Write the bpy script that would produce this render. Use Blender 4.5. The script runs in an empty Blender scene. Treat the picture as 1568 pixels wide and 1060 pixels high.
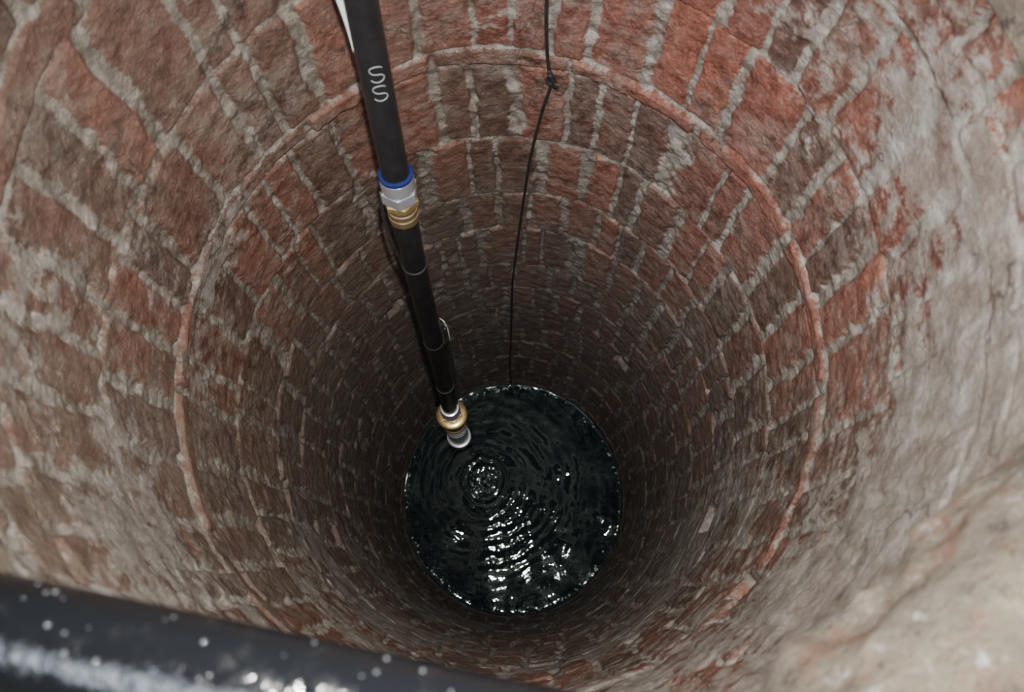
import bpy, math, numpy as np
from mathutils import Vector, Matrix
scene = bpy.context.scene
R = 0.49
CAMZ = 3.85
PI2 = 2*math.pi

# ------------------------------------------------------------ noise helpers
def vn(u, v, nu, nv, seed):
    g = np.random.RandomState(seed).rand(nv+2, nu)
    x = (u % 1.0)*nu; y = np.clip(v, 0, 1)*nv
    xi = np.floor(x).astype(int); yi = np.floor(y).astype(int)
    fx = x-xi; fy = y-yi
    fx = fx*fx*(3-2*fx); fy = fy*fy*(3-2*fy)
    x0 = xi % nu; x1 = (xi+1) % nu; y0 = yi; y1 = yi+1
    return ((g[y0, x0]*(1-fx)+g[y0, x1]*fx)*(1-fy)+(g[y1, x0]*(1-fx)+g[y1, x1]*fx)*fy)*2-1
def fbm(u, v, nu, nv, seed, octv=4, gain=.5):
    s = 0; a = 1; t = 0
    for k in range(octv):
        s = s+a*vn(u, v, nu*2**k, nv*2**k, seed+k*17); t += a; a *= gain
    return s/t
def sstep(a, b, x):
    t = np.clip((x-a)/(b-a), 0, 1); return t*t*(3-2*t)

# ------------------------------------------------------------ material helpers
class NT:
    def __init__(s, name):
        s.m = bpy.data.materials.new(name); s.m.use_nodes = True
        s.t = s.m.node_tree; s.b = s.t.nodes['Principled BSDF']
    def n(s, typ, **kw):
        nd = s.t.nodes.new(typ)
        for k, v in kw.items(): setattr(nd, k, v)
        return nd
    def l(s, a, b): s.t.links.new(a, b)
    def noise(s, scale, detail=5, rough=.6, vec=None):
        nd = s.n('ShaderNodeTexNoise'); nd.inputs['Scale'].default_value = scale
        nd.inputs['Detail'].default_value = detail; nd.inputs['Roughness'].default_value = rough
        if vec is None:
            tc = s.n('ShaderNodeTexCoord'); vec = tc.outputs['Object']
        s.l(vec, nd.inputs['Vector']); return nd.outputs['Fac']
    def val(s, x, sock):
        if isinstance(x, (int, float)): sock.default_value = x
        else: s.l(x, sock)
    def math(s, op, a, b=0.0, c=0.0, clamp=False):
        nd = s.n('ShaderNodeMath', operation=op); nd.use_clamp = clamp
        s.val(a, nd.inputs[0]); s.val(b, nd.inputs[1]); s.val(c, nd.inputs[2]); return nd.outputs[0]
    def map(s, x, a, b, c=0., d=1.):
        nd = s.n('ShaderNodeMapRange'); nd.interpolation_type = 'SMOOTHSTEP'
        s.l(x, nd.inputs[0])
        for i, q in enumerate((a, b, c, d)): nd.inputs[i+1].default_value = q
        return nd.outputs[0]
    def col(s, sock, v):
        if isinstance(v, tuple): sock.default_value = (*v, 1)
        else: s.l(v, sock)
    def mix(s, f, a, b, mode='MIX'):
        nd = s.n('ShaderNodeMix', data_type='RGBA', blend_type=mode)
        s.val(f, nd.inputs[0]); s.col(nd.inputs[6], a); s.col(nd.inputs[7], b); return nd.outputs[2]
    def ramp(s, x, stops):
        nd = s.n('ShaderNodeValToRGB'); e = nd.color_ramp.elements
        while len(e) < len(stops): e.new(.5)
        for i, (p, c) in enumerate(stops): e[i].position = p; e[i].color = (*c, 1)
        s.l(x, nd.inputs[0]); return nd.outputs[0]
    def attr(s, name):
        return s.n('ShaderNodeAttribute', attribute_name=name)
    def bump(s, h, strength, dist):
        nd = s.n('ShaderNodeBump'); nd.inputs['Strength'].default_value = strength
        nd.inputs['Distance'].default_value = dist; s.l(h, nd.inputs['Height'])
        s.l(nd.outputs[0], s.b.inputs['Normal'])
def simple(name, colr, rough=.4, metal=0., scale=60, var=.25, bump=.0004):
    k = NT(name); f = k.noise(scale, 5)
    c = k.mix(f, tuple(x*(1-var) for x in colr), tuple(min(1, x*(1+var)) for x in colr))
    k.l(c, k.b.inputs['Base Color']); k.b.inputs['Metallic'].default_value = metal
    k.l(k.map(f, .2, .8, rough*.75, rough*1.3), k.b.inputs['Roughness'])
    if bump: k.bump(f, .5, bump)
    return k.m

def grid_object(name, X, Y, Z, wrap, mat, attrs=None, flip=False):
    nz, nt = X.shape
    co = np.stack([X, Y, Z], -1).reshape(-1, 3).astype(np.float32)
    i = np.arange(nz-1)[:, None]; cols = nt if wrap else nt-1
    j = np.arange(cols)[None, :]; j1 = (j+1) % nt
    q = np.stack([i*nt+j, i*nt+j1, (i+1)*nt+j1, (i+1)*nt+j], -1).reshape(-1, 4)
    if flip: q = q[:, ::-1]
    me = bpy.data.meshes.new(name)
    me.vertices.add(len(co)); me.vertices.foreach_set('co', co.ravel())
    me.loops.add(q.size); me.loops.foreach_set('vertex_index', q.ravel().astype(np.int32))
    me.polygons.add(len(q)); me.polygons.foreach_set('loop_start', (np.arange(len(q))*4).astype(np.int32))
    me.polygons.foreach_set('use_smooth', np.ones(len(q), bool))
    me.update(calc_edges=True); me.validate()
    for k, (typ, arr) in (attrs or {}).items():
        a = me.attributes.new(k, typ, 'POINT')
        if typ == 'FLOAT': a.data.foreach_set('value', arr.ravel().astype(np.float32))
        else: a.data.foreach_set('vector', arr.reshape(-1).astype(np.float32))
    ob = bpy.data.objects.new(name, me); scene.collection.objects.link(ob)
    me.materials.append(mat); return ob

# ------------------------------------------------------------ brick wall material
def wall_material():
    k = NT('wet_red_brick_and_mortar')
    tc = k.n('ShaderNodeTexCoord').outputs['Object']
    nf = k.noise(170, 6, .7, tc); nm = k.noise(38, 6, .7, tc); nl = k.noise(7, 6, .65, tc); nx = k.noise(420, 3, .6, tc)
    nq = k.noise(19, 7, .72, tc); nw = k.noise(85, 6, .75, tc)
    sd = k.attr('sd').outputs['Fac']; pl = k.attr('plaster').outputs['Fac']; gr = k.attr('grime').outputs['Fac']; dp_ = k.attr('deep').outputs['Fac']
    rnd = k.n('ShaderNodeSeparateXYZ'); k.l(k.attr('brnd').outputs['Vector'], rnd.inputs[0])
    brick = k.ramp(rnd.outputs[0], [(0, (.088, .042, .030)), (.3, (.138, .050, .034)), (.7, (.195, .059, .038)), (1, (.24, .080, .050))])
    mot = k.math('MULTIPLY', k.map(nm, .3, .72, .5, 1.35), k.map(nf, .3, .7, .65, 1.28))
    vm = k.n('ShaderNodeVectorMath', operation='SCALE'); k.l(brick, vm.inputs[0]); k.l(mot, vm.inputs[3])
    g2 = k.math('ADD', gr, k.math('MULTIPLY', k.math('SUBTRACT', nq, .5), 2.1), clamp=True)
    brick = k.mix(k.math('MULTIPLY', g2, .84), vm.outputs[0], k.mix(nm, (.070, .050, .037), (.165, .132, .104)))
    film = k.math('MULTIPLY', k.map(nl, .43, .65), k.map(nm, .35, .60))
    brick = k.mix(k.math('MULTIPLY', film, .46), brick, (.235, .207, .177))
    thin = k.map(nw, .56, .70)
    brick = k.mix(k.math('MULTIPLY', thin, .33), brick, (.25, .22, .19))
    dark = k.map(k.noise(14, 7, .75, tc), .53, .68)
    brick = k.mix(k.math('MULTIPLY', dark, .65), brick, (.040, .032, .026))
    mortar = k.ramp(nm, [(.25, (.085, .072, .060)), (.5, (.20, .176, .150)), (.75, (.37, .345, .315))])
    mortar = k.mix(k.math('MULTIPLY', k.map(nq, .60, .36), .6), mortar, (.095, .076, .060))
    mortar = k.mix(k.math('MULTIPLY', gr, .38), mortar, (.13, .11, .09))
    e = k.math('ADD', sd, k.math('MULTIPLY', k.math('SUBTRACT', nf, .5), 1.2))
    e = k.math('ADD', e, k.math('MULTIPLY', k.math('SUBTRACT', nm, .5), 1.9))
    mm = k.map(e, -.24, .16)
    p2 = k.math('ADD', pl, k.math('MULTIPLY', k.math('SUBTRACT', nm, .5), 1.2))
    p2 = k.math('ADD', p2, k.math('MULTIPLY', k.math('SUBTRACT', nq, .5), 1.1))
    p3 = k.math('ADD', p2, k.math('MULTIPLY', k.math('SUBTRACT', nf, .5), .7))
    p3 = k.math('ADD', p3, k.math('MULTIPLY', mm, .14))
    pm = k.map(p3, .42, .74)
    np_ = k.noise(22, 8, .75, tc)
    plast = k.ramp(np_, [(.28, (.085, .070, .057)), (.5, (.215, .194, .170)), (.72, (.42, .405, .38))])
    c = k.mix(mm, brick, mortar); c = k.mix(k.math('MULTIPLY', pm, .80), c, plast)
    vo = k.n('ShaderNodeTexVoronoi', feature='DISTANCE_TO_EDGE'); vo.inputs['Scale'].default_value = 4.5
    wv = k.n('ShaderNodeVectorMath', operation='ADD'); k.l(tc, wv.inputs[0])
    nc = k.n('ShaderNodeTexNoise'); nc.inputs['Scale'].default_value = 12; nc.inputs['Detail'].default_value = 4; k.l(tc, nc.inputs['Vector'])
    sc = k.n('ShaderNodeVectorMath', operation='SCALE'); k.l(nc.outputs['Color'], sc.inputs[0]); sc.inputs[3].default_value = .14
    k.l(sc.outputs[0], wv.inputs[1]); k.l(wv.outputs[0], vo.inputs['Vector'])
    crack = k.math('MULTIPLY', k.map(vo.outputs['Distance'], .012, .002), k.map(nl, .46, .56))
    c = k.mix(k.math('MULTIPLY', crack, .7), c, (.035, .028, .022))
    eff = k.map(k.noise(48, 8, .8, tc), .60, .74)
    c = k.mix(k.math('MULTIPLY', eff, .6), c, (.46, .45, .42))
    spk = k.map(nx, .70, .8); c = k.mix(k.math('MULTIPLY', spk, .5), c, (.6, .57, .53))
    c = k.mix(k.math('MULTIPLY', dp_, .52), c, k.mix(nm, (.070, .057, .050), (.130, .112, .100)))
    k.l(c, k.b.inputs['Base Color'])
    k.l(k.map(nm, .3, .7, .32, .72), k.b.inputs['Roughness'])
    k.b.inputs['Specular IOR Level'].default_value = .45
    h = k.math('ADD', k.math('MULTIPLY', nf, .8), k.math('MULTIPLY', nx, .4))
    h = k.math('ADD', h, k.math('MULTIPLY', nw, .6))
    k.bump(h, .95, .0042)
    return k.m

# ------------------------------------------------------------ wall geometry
NTH = 1400
th = np.arange(NTH)/NTH
zs = np.concatenate([np.arange(3.30, 1.6, -.0025), np.arange(1.6, -.25, -.0045)])
U, Z = np.meshgrid(th, zs)
V = (3.30-Z)/3.6
DEG = U*360.0
depth = CAMZ-Z
dd = depth + .014*fbm(U, V, 14, 16, 5, 3) + .004*fbm(U, V, 70, 90, 9, 2)
edges = [.40, .745, .80, 1.03, 1.265, 1.308, 1.558, 1.813, 2.019, 2.283, 2.479, 2.68, 2.90, 3.12, 3.34, 3.56, 3.78, 4.0, 4.3]
stretch = {1, 4}
rng = np.random.RandomState(4)
ncnt = np.array([13 if i in stretch else rng.choice([38, 39, 40]) for i in range(len(edges)-1)])
ph = rng.rand(len(ncnt))
E = np.array(edges)
ci = np.clip(np.searchsorted(E, dd, side='right')-1, 0, len(edges)-2)
crad = rng.uniform(-.002, .002, len(ncnt)); crad[4] = -.0030; crad[3] = .0005; crad[5] = .0010
top = E[ci]; bot = E[ci+1]
n = ncnt[ci]
jit = (vn(U+ci*.137, ci/40., 30, 40, 21)*.36)*(n/39.)
uu = U*n+ph[ci]+jit+.08*fbm(U, V, 40, 50, 31, 2)*(n/39.)
bi = np.floor(uu).astype(int) % n
fr = uu-np.floor(uu)
w = PI2*R/n
tab = np.random.RandomState(8).rand(len(ncnt), 64, 8)
br = tab[ci, bi]
hw = w/2-(.0035+.0060*br[..., 4]); hh = (bot-top)/2-(.0003+.0032*br[..., 5])
hh = np.where(n < 20, (bot-top)/2-.0020, hh)
a = np.abs((fr-.5)*w+(br[..., 7]-.5)*.005)-hw; b = np.abs(dd-(top+bot)/2+(br[..., 6]-.5)*.007*(n > 20))-hh
rr = .007
sd = np.minimum(np.maximum(a+rr, b+rr), 0)+np.hypot(np.maximum(a+rr, 0), np.maximum(b+rr, 0))-rr
sd = sd+.0046*fbm(U, V, 110, 130, 41, 3)+.004*np.clip(fbm(U, V, 30, 34, 43, 2), 0, 1)-.0008*(n < 20)
inside = sstep(.001, -.007, sd)
def ang(c, wd, soft):   # angular window
    d = np.abs((DEG-c+180) % 360-180); return sstep(wd+soft, wd, d)
pn = fbm(U, V, 12, 14, 51, 6, .65)
plaster = .10+1.12*pn
plaster += .40*ang(-8, 45, 18)*sstep(1.10, .88, depth)
plaster += .24*ang(228, 45, 25)*sstep(1.5, .85, depth)
plaster += .14*ang(160, 45, 20)*sstep(1.25, .9, depth)
plaster += .18*ang(52, 17, 14)*sstep(1.12, .9, depth)
plaster += .38*ang(275, 60, 30)+.12*ang(0, 60, 20)  # near-wall term: extra pale plaster painted in to make up for grazing flash
plaster -= .20*ang(85, 40, 20)*sstep(1.9, 1.5, depth)
plaster = np.clip(plaster, 0, 1)
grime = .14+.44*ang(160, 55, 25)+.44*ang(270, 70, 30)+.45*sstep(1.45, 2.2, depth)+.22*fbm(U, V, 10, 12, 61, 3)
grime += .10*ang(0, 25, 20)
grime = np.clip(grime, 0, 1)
deep = sstep(1.35, 2.6, depth)*(.9+.3*fbm(U, V, 10, 12, 67, 3))*(1-.4*ang(270, 60, 40)*sstep(3.4, 2.6, depth))  # dirt and fading flash put into colour with depth; eased on near wall
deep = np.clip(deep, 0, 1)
P = sstep(.4, .65, plaster)
mort = .0052-.008*np.clip(fbm(U, V, 110, 120, 71, 3)+.1, -.4, 1)
face = crad[ci]+(br[..., 2]-.5)*.007+(br[..., 3]-.5)*.006*(fr-.5)*2+.0034*fbm(U, V, 100, 120, 81, 4, .6)
disp = inside*face+(1-inside)*(mort+crad[ci]*.6)
plas = -.002+.007*fbm(U, V, 30, 36, 91, 6, .62)
disp = disp*(1-P*.6)+plas*P*.6
disp += .007*fbm(U, V, 5, 5, 99, 2)
disp += sstep(3.70, 3.82, depth)*.009*fbm(U, V, 40, 60, 121, 3)
def hole(cdeg, cdep, ha, hd, dep):
    global disp
    da = np.abs((DEG-cdeg+180) % 360-180)/180*math.pi*R; d2 = np.abs(depth-cdep)
    q = np.maximum(da-ha, d2-hd)+.004*fbm(U, V, 80, 90, 111, 3)
    disp = disp+dep*sstep(.004, -.004, q)
hole(-45, 1.30, .022, .028, .05)
hole(-26, 1.93, .03, .045, .035)
hole(128, 2.30, .03, .03, .02)
hole(40, 2.75, .03, .04, .02)
hole(205, 2.2, .03, .03, .015)
A = U*PI2
rad = R+disp
X = rad*np.cos(A)*.955; Y = rad*np.sin(A)
wm = wall_material()
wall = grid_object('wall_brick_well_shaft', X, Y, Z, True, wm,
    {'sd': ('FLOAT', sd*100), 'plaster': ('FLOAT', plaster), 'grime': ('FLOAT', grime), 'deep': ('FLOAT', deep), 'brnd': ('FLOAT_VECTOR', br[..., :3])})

# ------------------------------------------------------------ rim / coping
def rim_material():
    k = NT('weathered_rim_concrete')
    tc = k.n('ShaderNodeTexCoord').outputs['Object']
    a_ = k.noise(11, 7, .7, tc); b_ = k.noise(45, 7, .75, tc); c_ = k.noise(16, 5, .7, tc)
    c = k.ramp(a_, [(.3, (.07, .055, .04)), (.46, (.13, .11, .085)), (.56, (.17, .14, .10)), (.66, (.36, .38, .38))])
    c = k.mix(k.math('MULTIPLY', k.map(c_, .50, .62), .8), c, (.15, .072, .045)); c = k.mix(k.map(b_, .44, .3), c, (.33, .33, .31))
    c = k.mix(k.map(b_, .54, .66), c, (.04, .03, .024))
    k.l(c, k.b.inputs['Base Color']); k.b.inputs['Roughness'].default_value = .6
    k.bump(b_, .9, .014); return k.m
rm = rim_material()
M = 900; t = np.arange(M)/M
prof_r = np.interp(np.linspace(0, 12, 40), np.arange(13), [.0, -.006, -.010, -.008, -.002, .012, .04, .09, .15, .21, .27, .31, .315])
prof_z = np.interp(np.linspace(0, 12, 40), np.arange(13), [3.17, 3.21, 3.255, 3.285, 3.305, 3.315, 3.32, 3.322, 3.322, 3.32, 3.315, 3.28, 3.18])
u2, v2 = np.meshgrid(t, np.arange(40)); vi = v2.astype(int)
deg2 = u2*360
def ang2(c, wd, soft):
    d = np.abs((deg2-c+180) % 360-180); return sstep(wd+soft, wd, d)
infl = np.clip(1-(v2/25.), 0, 1)
rin = R-.002-infl*(.045*ang2(-50, 8, 20)+.015*ang2(236, 18, 20)+.018*fbm(u2, v2/60., 18, 8, 7, 4)+.011*fbm(u2, v2/40., 60, 14, 77, 3))
r2 = rin+prof_r[vi]
z2 = prof_z[vi]+.012*fbm(u2, v2/40., 40, 14, 17, 4)
rim = grid_object('well_rim_coping', r2*np.cos(u2*PI2)*.965, r2*np.sin(u2*PI2), z2, True, rm, flip=True)

gk = NT('trodden_earth'); tcg = gk.n('ShaderNodeTexCoord').outputs['Object']
gn = gk.noise(5, 7, .65, tcg)
gk.l(gk.ramp(gn, [(.3, (.10, .075, .05)), (.6, (.22, .17, .12)), (.8, (.30, .26, .2))]), gk.b.inputs['Base Color'])
gk.b.inputs['Roughness'].default_value = .9; gk.bump(gk.noise(40, 6, .7, tcg), .8, .02)
rg = np.array([.77, .9, 1.1, 1.5, 2.2, 3.5, 6.0])
ug, vg = np.meshgrid(np.arange(180)/180., np.arange(len(rg)))
grid_object('ground', rg[vg]*np.cos(ug*PI2), rg[vg]*np.sin(ug*PI2), 3.22+.012*fbm(ug, vg/8., 30, 6, 3, 3), True, gk.m, flip=True)

# ------------------------------------------------------------ water
wk = NT('dark_well_water'); wk.b.inputs['Base Color'].default_value = (.006, .009, .011, 1)
wk.b.inputs['Roughness'].default_value = .045; wk.b.inputs['IOR'].default_value = 1.33
wk.b.inputs['Specular Tint'].default_value = (.80, 1, .93, 1)
tcw = wk.n('ShaderNodeTexCoord').outputs['Object']
wk.bump(wk.noise(34, 2, .5, tcw), .3, .003)
NR, NA = 240, 560
rW = np.linspace(.002, 1.0, NR)
uw, rw = np.meshgrid(np.arange(NA)/NA, rW)
Rw = R-.001
Xw = rw*Rw*np.cos(uw*PI2)*.955; Yw = rw*Rw*np.sin(uw*PI2)
gx = Xw/1.2+.5; gy = Yw/1.2+.5
wx = .018*fbm(gx, gy, 12, 12, 301, 1)+.007*fbm(gx, gy, 36, 36, 303, 1); wy = .018*fbm(gx, gy, 12, 12, 305, 1)+.007*fbm(gx, gy, 36, 36, 307, 1)
def ripple(cx, cy, amp, wl, reach, Xa, Ya):
    d = np.hypot(Xa-cx+wx, Ya-cy+wy); return amp*np.sin(d/wl*PI2)*np.exp(-(d/reach)**2)
Zw = ripple(-.12, .07, .0009, .030, .14, Xw, Yw)+ripple(-.12, .07, .0006, .045, .45, Xw, Yw)
Zw += .0022*fbm(gx, gy, 48, 48, 231, 1)*np.exp(-(np.hypot(Xw+.12, Yw-.06)/.08)**2)
Zw += .0034*fbm(gx, gy, 8, 8, 201, 1)+.0020*fbm(gx, gy, 15, 15, 203, 1)
Zw += .0009*fbm(gx+.3, gy, 28, 28, 207, 1)*(1+fbm(gx, gy, 5, 5, 213, 1))
Zw += .004*np.exp(-(1-rw)*Rw/.006)
water = grid_object('well_water', Xw, Yw, Zw, True, wk.m, flip=True)

# ------------------------------------------------------------ generic tube / lathe
def catmull(pts, sub=12):
    P_ = [Vector(p) for p in pts]; P_ = [2*P_[0]-P_[1]]+P_+[2*P_[-1]-P_[-2]]
    out = []
    for i in range(1, len(P_)-2):
        for s in range(sub):
            t_ = s/sub; a_, b_, c_, d_ = P_[i-1:i+3]
            out.append(.5*((2*b_)+(c_-a_)*t_+(2*a_-5*b_+4*c_-d_)*t_*t_+(3*b_-a_-3*c_+d_)*t_**3))
    out.append(P_[-2]); return out
def make_mesh(name, verts, faces, mat, parent=None, smooth=True):
    me = bpy.data.meshes.new(name); me.from_pydata([tuple(v) for v in verts], [], faces)
    me.materials.append(mat); me.update()
    for p in me.polygons: p.use_smooth = smooth
    ob = bpy.data.objects.new(name, me); scene.collection.objects.link(ob)
    if parent: ob.parent = parent
    return ob
def tube_geo(path, rf, seg=28):
    vs = []; fs = []; nrm = None
    for i, p in enumerate(path):
        tg = (path[min(i+1, len(path)-1)]-path[max(i-1, 0)]).normalized()
        if nrm is None:
            nrm = tg.orthogonal().normalized()
        nrm = (nrm-tg*nrm.dot(tg)).normalized(); bn = tg.cross(nrm)
        r_ = rf(i/(len(path)-1)) if callable(rf) else rf
        for k in range(seg):
            an = k/seg*PI2; vs.append(p+r_*(math.cos(an)*nrm+math.sin(an)*bn))
    for i in range(len(path)-1):
        for k in range(seg):
            k1 = (k+1) % seg; fs.append((i*seg+k, i*seg+k1, (i+1)*seg+k1, (i+1)*seg+k))
    fs.append(tuple(range(seg))[::-1]); fs.append(tuple((len(path)-1)*seg+k for k in range(seg)))
    return vs, fs
def tube(name, pts, r_, mat, parent=None, seg=28, sub=12):
    v, f = tube_geo(catmull(pts, sub), r_, seg); return make_mesh(name, v, f, mat, parent)
def lathe(name, prof, org, axis, mat, parent=None, seg=40, rot=0, smooth=True):
    ax = Vector(axis).normalized(); n_ = ax.orthogonal().normalized(); b_ = ax.cross(n_); org = Vector(org)
    vs = []; fs = []
    for s, r_ in prof:
        for k in range(seg):
            an = k/seg*PI2+rot; vs.append(org+ax*s+r_*(math.cos(an)*n_+math.sin(an)*b_))
    m_ = len(prof)
    for i in range(m_-1):
        for k in range(seg):
            k1 = (k+1) % seg; fs.append((i*seg+k, i*seg+k1, (i+1)*seg+k1, (i+1)*seg+k))
    fs.append(tuple(range(seg))[::-1]); fs.append(tuple((m_-1)*seg+k for k in range(seg)))
    ob = make_mesh(name, vs, fs, mat, parent, smooth)
    if smooth:
        md = ob.modifiers.new('split', 'EDGE_SPLIT'); md.split_angle = math.radians(35)
    return ob
def empty(name, loc=(0, 0, 0)):
    e = bpy.data.objects.new(name, None); scene.collection.objects.link(e); return e

black = simple('black_polyethylene', (.009, .009, .010), .22, 0, 45, .6, .0008)
black.node_tree.nodes['Principled BSDF'].inputs['Specular IOR Level'].default_value = .6
bk = NT('wet_black_plastic'); wn = bk.noise(55, 5, .6); wn2 = bk.noise(12, 4, .6)
bk.b.inputs['Specular IOR Level'].default_value = .8
bk.l(bk.mix(bk.map(wn, .58, .72), (.0035, .004, .005), (.010, .010, .010)), bk.b.inputs['Base Color'])
bk.l(bk.map(wn, .35, .65, .05, .20), bk.b.inputs['Roughness'])
bk.bump(bk.math('ADD', wn, wn2), .65, .0036)
wetblack = bk.m
blue = simple('blue_anodised', (.015, .025, .12), .3, .5)
chrome = simple('nickel_plate', (.72, .74, .80), .22, .85, 80, .1, .0002)
brass = simple('brass', (.60, .44, .20), .25, .85, 80, .25, .0002)
dbrass = simple('tarnished_brass', (.36, .27, .15), .3, .85, 80, .3, .0002)
whitep = simple('white_print', (.15, .16, .16), .6)
tape = simple('grey_tape', (.42, .45, .44), .5)
cordm = simple('black_cord', (.010, .009, .009), .6)

# ------------------------------------------------------------ hanging suction pipe
pipe = empty('suction_pipe')
up = [(-.12, 1.25, 3.28), (-.125, .95, 3.38), (-.13, .68, 3.50), (-.136, .50, 3.45), (-.14, .43, 3.25), (-.141, .382, 3.08), (-.141, .337, 2.93), (-.140, .285, 2.77), (-.139, .247, 2.645)]
tube('upper_hose', up, .0205, black, pipe, 36)
lo = [(-.139, .236, 2.60), (-.141, .205, 2.42), (-.144, .170, 2.08), (-.146, .143, 1.78), (-.151, .118, 1.52), (-.152, .112, 1.46)]
tube('lower_hose', lo, .0205, black, pipe, 36)
p1 = Vector((-.139, .252, 2.66)); ax1 = (Vector((-.1395, .228, 2.56))-p1).normalized()
def L(nm, prof, mat, off, o=p1, a_=ax1, **kw): return lathe(nm, prof, o+a_*off, a_, mat, pipe, **kw)
L('blue_collar', [(0, .0215), (.001, .0255), (.004, .0262), (.007, .0255), (.0075, .02)], blue, 0)
L('compression_sleeve', [(0, .022), (.001, .0258), (.026, .0258), (.028, .024), (.029, .02)], chrome, .006)
L('hex_nut', [(0, .022), (.002, .0290), (.022, .0290), (.024, .024)], chrome, .033, seg=6, smooth=False, rot=.3)
L('brass_hex_nut', [(0, .023), (.002, .0280), (.012, .0280), (.014, .023)], brass, .058, seg=6, smooth=False)
L('brass_body', [(0, .019), (.001, .023), (.004, .023), (.005, .0205), (.009, .0205), (.010, .0235), (.018, .0235), (.019, .0205), (.023, .0205), (.024, .0235), (.036, .0235), (.038, .021)], dbrass, .073)
L('lower_clamp', [(0, .0215), (.001, .024), (.010, .024), (.011, .021)], dbrass, .095)
# foot valve
p2 = Vector((-.1515, .115, 1.49)); ax2 = (Vector((-.150, .094, 1.20))-p2).normalized()
def L2(nm, prof, mat, off, **kw): return lathe(nm, prof, p2+ax2*off, ax2, mat, pipe, **kw)
L2('ferrule', [(0, .0215), (.001, .0245), (.03, .0245), (.034, .027), (.045, .027), (.05, .02)], chrome, -.02)
L2('ferrule_nut', [(0, .022), (.002, .030), (.022, .030), (.024, .024)], dbrass, .028, seg=6, smooth=False)
L2('brass_flange', [(0, .028), (.001, .038), (.004, .042), (.014, .042), (.018, .038), (.019, .02)], brass, .052)
L2('valve_body', [(0, .03), (.002, .034), (.05, .034), (.055, .031), (.07, .031), (.072, .034), (.080, .034), (.082, .03)], dbrass, .07)
L2('strainer', [(0, .028), (.001, .030), (.01, .030), (.012, .027), (.022, .027), (.024, .030), (.034, .030), (.036, .027), (.046, .027), (.048, .030), (.058, .030), (.06, .027), (.07, .027), (.072, .030), (.17, .030), (.172, .036), (.20, .036), (.205, .022)], chrome, .15)

def surf_frame(z):
    path = catmull(up, 12); best = min(range(len(path)), key=lambda i: abs(path[i].z-z)+(10 if path[i].y > .5 else 0))
    tg = (path[best+1]-path[best-1]).normalized()
    if tg.z > 0: tg = -tg
    return path[best], tg
def glyph(z, s0, name):
    c, tg = surf_frame(z); out = Vector((.26, -.96, .25)); out = (out-tg*out.dot(tg)).normalized(); sd_ = tg.cross(out)
    pts = []
    for i in range(25):
        q = i/24
        if q < .5:
            a_ = math.radians(20+250*(q/.5)); x_ = math.cos(a_); y_ = .5+.5*math.sin(a_)
        else:
            a_ = math.radians(90-250*((q-.5)/.5)); x_ = math.cos(a_); y_ = -.5+.5*math.sin(a_)
        phi = -x_*.44
        pts.append(c+tg*(-y_*.012+s0)+(.0207)*(math.cos(phi)*out+math.sin(phi)*sd_))
    v, f = tube_geo(pts, .0009, 6); make_mesh(name, v, f, whitep, pipe)
glyph(2.845, 0, 'print_mark_a'); glyph(2.845, .030, 'print_mark_b')
def ribbon(name, pts, wd, side, mat):
    v = []; f = []
    for p in catmull(pts, 6):
        v += [p-Vector(side)*wd/2, p+Vector(side)*wd/2]
    for i in range(len(v)//2-1): f.append((2*i, 2*i+1, 2*i+3, 2*i+2))
    o = make_mesh(name, v, f, mat, pipe); md = o.modifiers.new('s', 'SOLIDIFY'); md.thickness = .0012
ribbon('pale_tape_strip', [(-.185, .40, 3.12), (-.176, .372, 3.02), (-.170, .352, 2.955), (-.163, .335, 2.90), (-.160, .322, 2.86)], .009, (.9, .3, 0), tape)
ribbon('tape_tag', [(-.120, .190, 2.10), (-.116, .187, 2.05), (-.117, .183, 2.0), (-.120, .178, 1.96)], .012, (.8, -.6, 0), tape)
tube('tied_wire', [(-.165, .236, 2.63), (-.170, .225, 2.57), (-.168, .210, 2.50), (-.163, .205, 2.42), (-.160, .20, 2.38)], .003, cordm, pipe, 10)
tube('float_cable', [(-.118, .183, 2.06), (-.119, .168, 1.9), (-.121, .155, 1.75), (-.128, .140, 1.6), (-.134, .125, 1.5)], .0045, cordm, pipe, 10)
for zz, yy, xx in ((2.40, .203, -.141), (2.02, .165, -.1445), (1.70, .135, -.147)):
    lathe('cable_tie', [(0, .021), (.001, .0222), (.006, .0222), (.007, .021)], (xx, yy, zz), (0, .1, 1), cordm, pipe)

# ------------------------------------------------------------ thin cord hanging against far wall
cord = empty('hanging_cord')
cp = [(.10, .62, 3.35), (.095, .50, 3.36), (.09, .455, 3.29), (.086, .462, 3.0), (.087, .466, 2.734), (.092, .466, 2.606), (.098, .464, 2.55), (.100, .464, 2.52), (.089, .468, 2.437), (.074, .468, 2.30), (.065, .470, 2.18), (.047, .471, 1.86), (.035, .472, 1.62), (.027, .473, 1.41), (.018, .474, .9), (.01, .474, .42), (.01, .474, .01)]
tube('cord_line', cp, .0029, cordm, cord, 10)
tube('cord_knot', [(.094, .461, 2.57), (.101, .459, 2.56), (.105, .460, 2.545), (.098, .458, 2.535), (.093, .461, 2.545), (.098, .458, 2.56), (.104, .458, 2.53), (.112, .460, 2.52)], .0026, cordm, cord, 10, 8)

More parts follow.
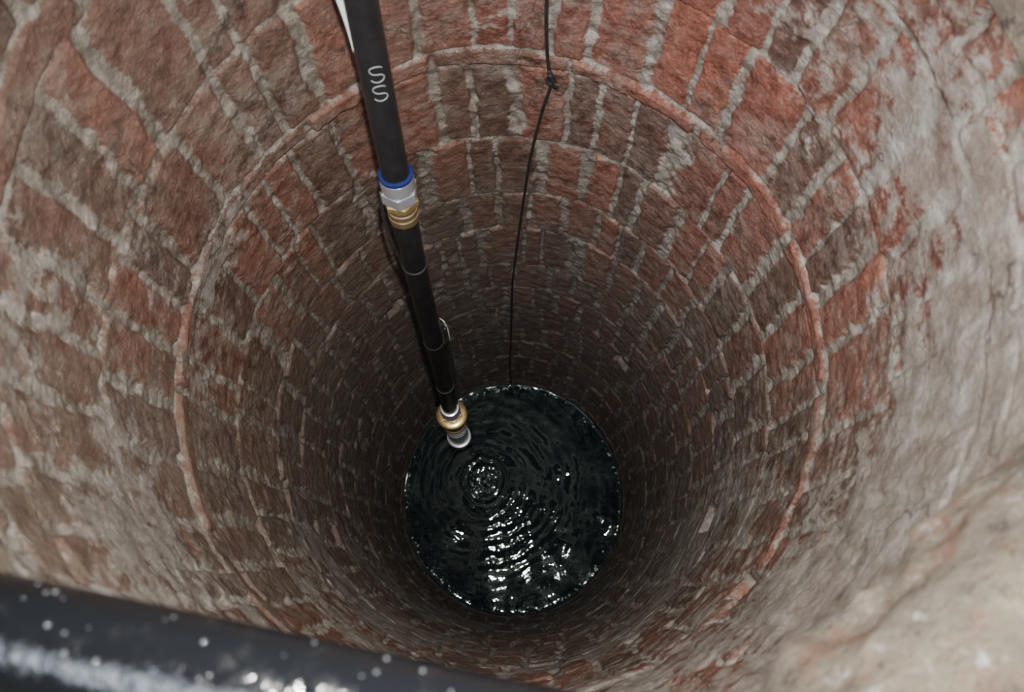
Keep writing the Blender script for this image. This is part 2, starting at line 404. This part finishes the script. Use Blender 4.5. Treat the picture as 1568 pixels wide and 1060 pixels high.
# ------------------------------------------------------------ wet black pipe lying across the mouth
dp = empty('delivery_pipe')
a0 = Vector((-.25, -.336, 3.362)); a1 = Vector((-.008, -.393, 3.362)); dr = (a1-a0).normalized()
pts = [a0-dr*.9+Vector((0, -.03, 0)), a0-dr*.45+Vector((0, -.006, 0)), a0, a1, a1+dr*.35, a1+dr*.8]
tube('pipe_body', pts, .030, wetblack, dp, 48)
dk = NT('water_droplets'); dk.b.inputs['Base Color'].default_value = (.05, .055, .06, 1)
dk.b.inputs['Specular IOR Level'].default_value = 1.0
dk.l(dk.map(dk.noise(200, 2), .3, .7, .03, .1), dk.b.inputs['Roughness'])
dropm = dk.m
def beads(name, centres, mat, parent):
    base = []; fc = []
    import bmesh
    bm = bmesh.new(); bmesh.ops.create_icosphere(bm, subdivisions=2, radius=1)
    bv = [v.co.copy() for v in bm.verts]; bf = [[v.index for v in f.verts] for f in bm.faces]; bm.free()
    for c, s in centres:
        o = len(base); base += [Vector(c)+v*s for v in bv]; fc += [[o+i for i in f] for f in bf]
    return make_mesh(name, base, fc, mat, parent)
rs = np.random.RandomState(12); cs = []
for i in range(150):
    s = rs.uniform(-.25, .45); an = rs.uniform(-1.3, 1.3); sidev = Vector((-dr.y, dr.x, 0))
    c = a0+dr*s+(Vector((0, 0, 1))*math.cos(an)+sidev*math.sin(an))*.0300
    cs.append((c, rs.uniform(.0004, .0019)))
beads('droplets', cs, dropm, dp)

foam_glint = simple('foam_glint_specks', (.60, .75, .68), .1, 0, 50, .1, 0)  # pale beads stand in for flash sparkle on the water, with foam bits
fs_ = []
for i in range(170):
    c_ = rs.choice([90, 75, 105, 180, 215, 300, 315, 270, 20]); an = math.radians(c_+rs.normal(0, 14))
    r_ = R-.014-abs(rs.normal(0, .008))
    fs_.append(((r_*math.cos(an)*.955, r_*math.sin(an), .002), rs.uniform(.001, .0038)))
for i in range(90):
    fs_.append(((-.12+rs.normal(0, .045), .06+rs.normal(0, .055), .0015), rs.uniform(.0008, .0024)))
beads('surface_specks', fs_, foam_glint, water)

# ------------------------------------------------------------ lights: open sky bright towards one side + camera flash
w_ = bpy.data.worlds.new('open_sky'); scene.world = w_; w_.use_nodes = True
wt = w_.node_tree; bg = wt.nodes['Background']
tcn = wt.nodes.new('ShaderNodeTexCoord'); dt = wt.nodes.new('ShaderNodeVectorMath'); dt.operation = 'DOT_PRODUCT'
dt.inputs[1].default_value = Vector((-.30, -.36, .88)).normalized()
wt.links.new(tcn.outputs['Generated'], dt.inputs[0])
mr = wt.nodes.new('ShaderNodeMapRange'); mr.interpolation_type = 'SMOOTHSTEP'
wt.links.new(dt.outputs['Value'], mr.inputs[0]); mr.inputs[1].default_value = .925; mr.inputs[2].default_value = .985
mr.inputs[3].default_value = .15; mr.inputs[4].default_value = 12.0
bg.inputs[0].default_value = (.80, .89, 1, 1); wt.links.new(mr.outputs[0], bg.inputs[1])
ld = bpy.data.lights.new('camera_flash', 'SPOT'); ld.energy = 215; ld.shadow_soft_size = .011
ld.spot_size = math.radians(95); ld.spot_blend = 1.0; ld.color = (1, .955, .90)
lo_ = bpy.data.objects.new('camera_flash', ld); scene.collection.objects.link(lo_)
lo_.location = (.035, -.235, 3.90); lo_.rotation_euler = (math.radians(9), 0, 0)

# ------------------------------------------------------------ camera
cd = bpy.data.cameras.new('camera'); cam = bpy.data.objects.new('camera', cd); scene.collection.objects.link(cam)
cd.sensor_width = 36; cd.lens = 1400/1600*36; cd.clip_start = .02
cam.matrix_world = Matrix.Translation((.02, -.314, CAMZ)) @ Matrix.Rotation(math.radians(14.2), 4, 'X') @ Matrix.Rotation(math.radians(-2.1), 4, 'Z')
cd.dof.use_dof = True; cd.dof.focus_distance = 1.9; cd.dof.aperture_fstop = 5.6
scene.camera = cam
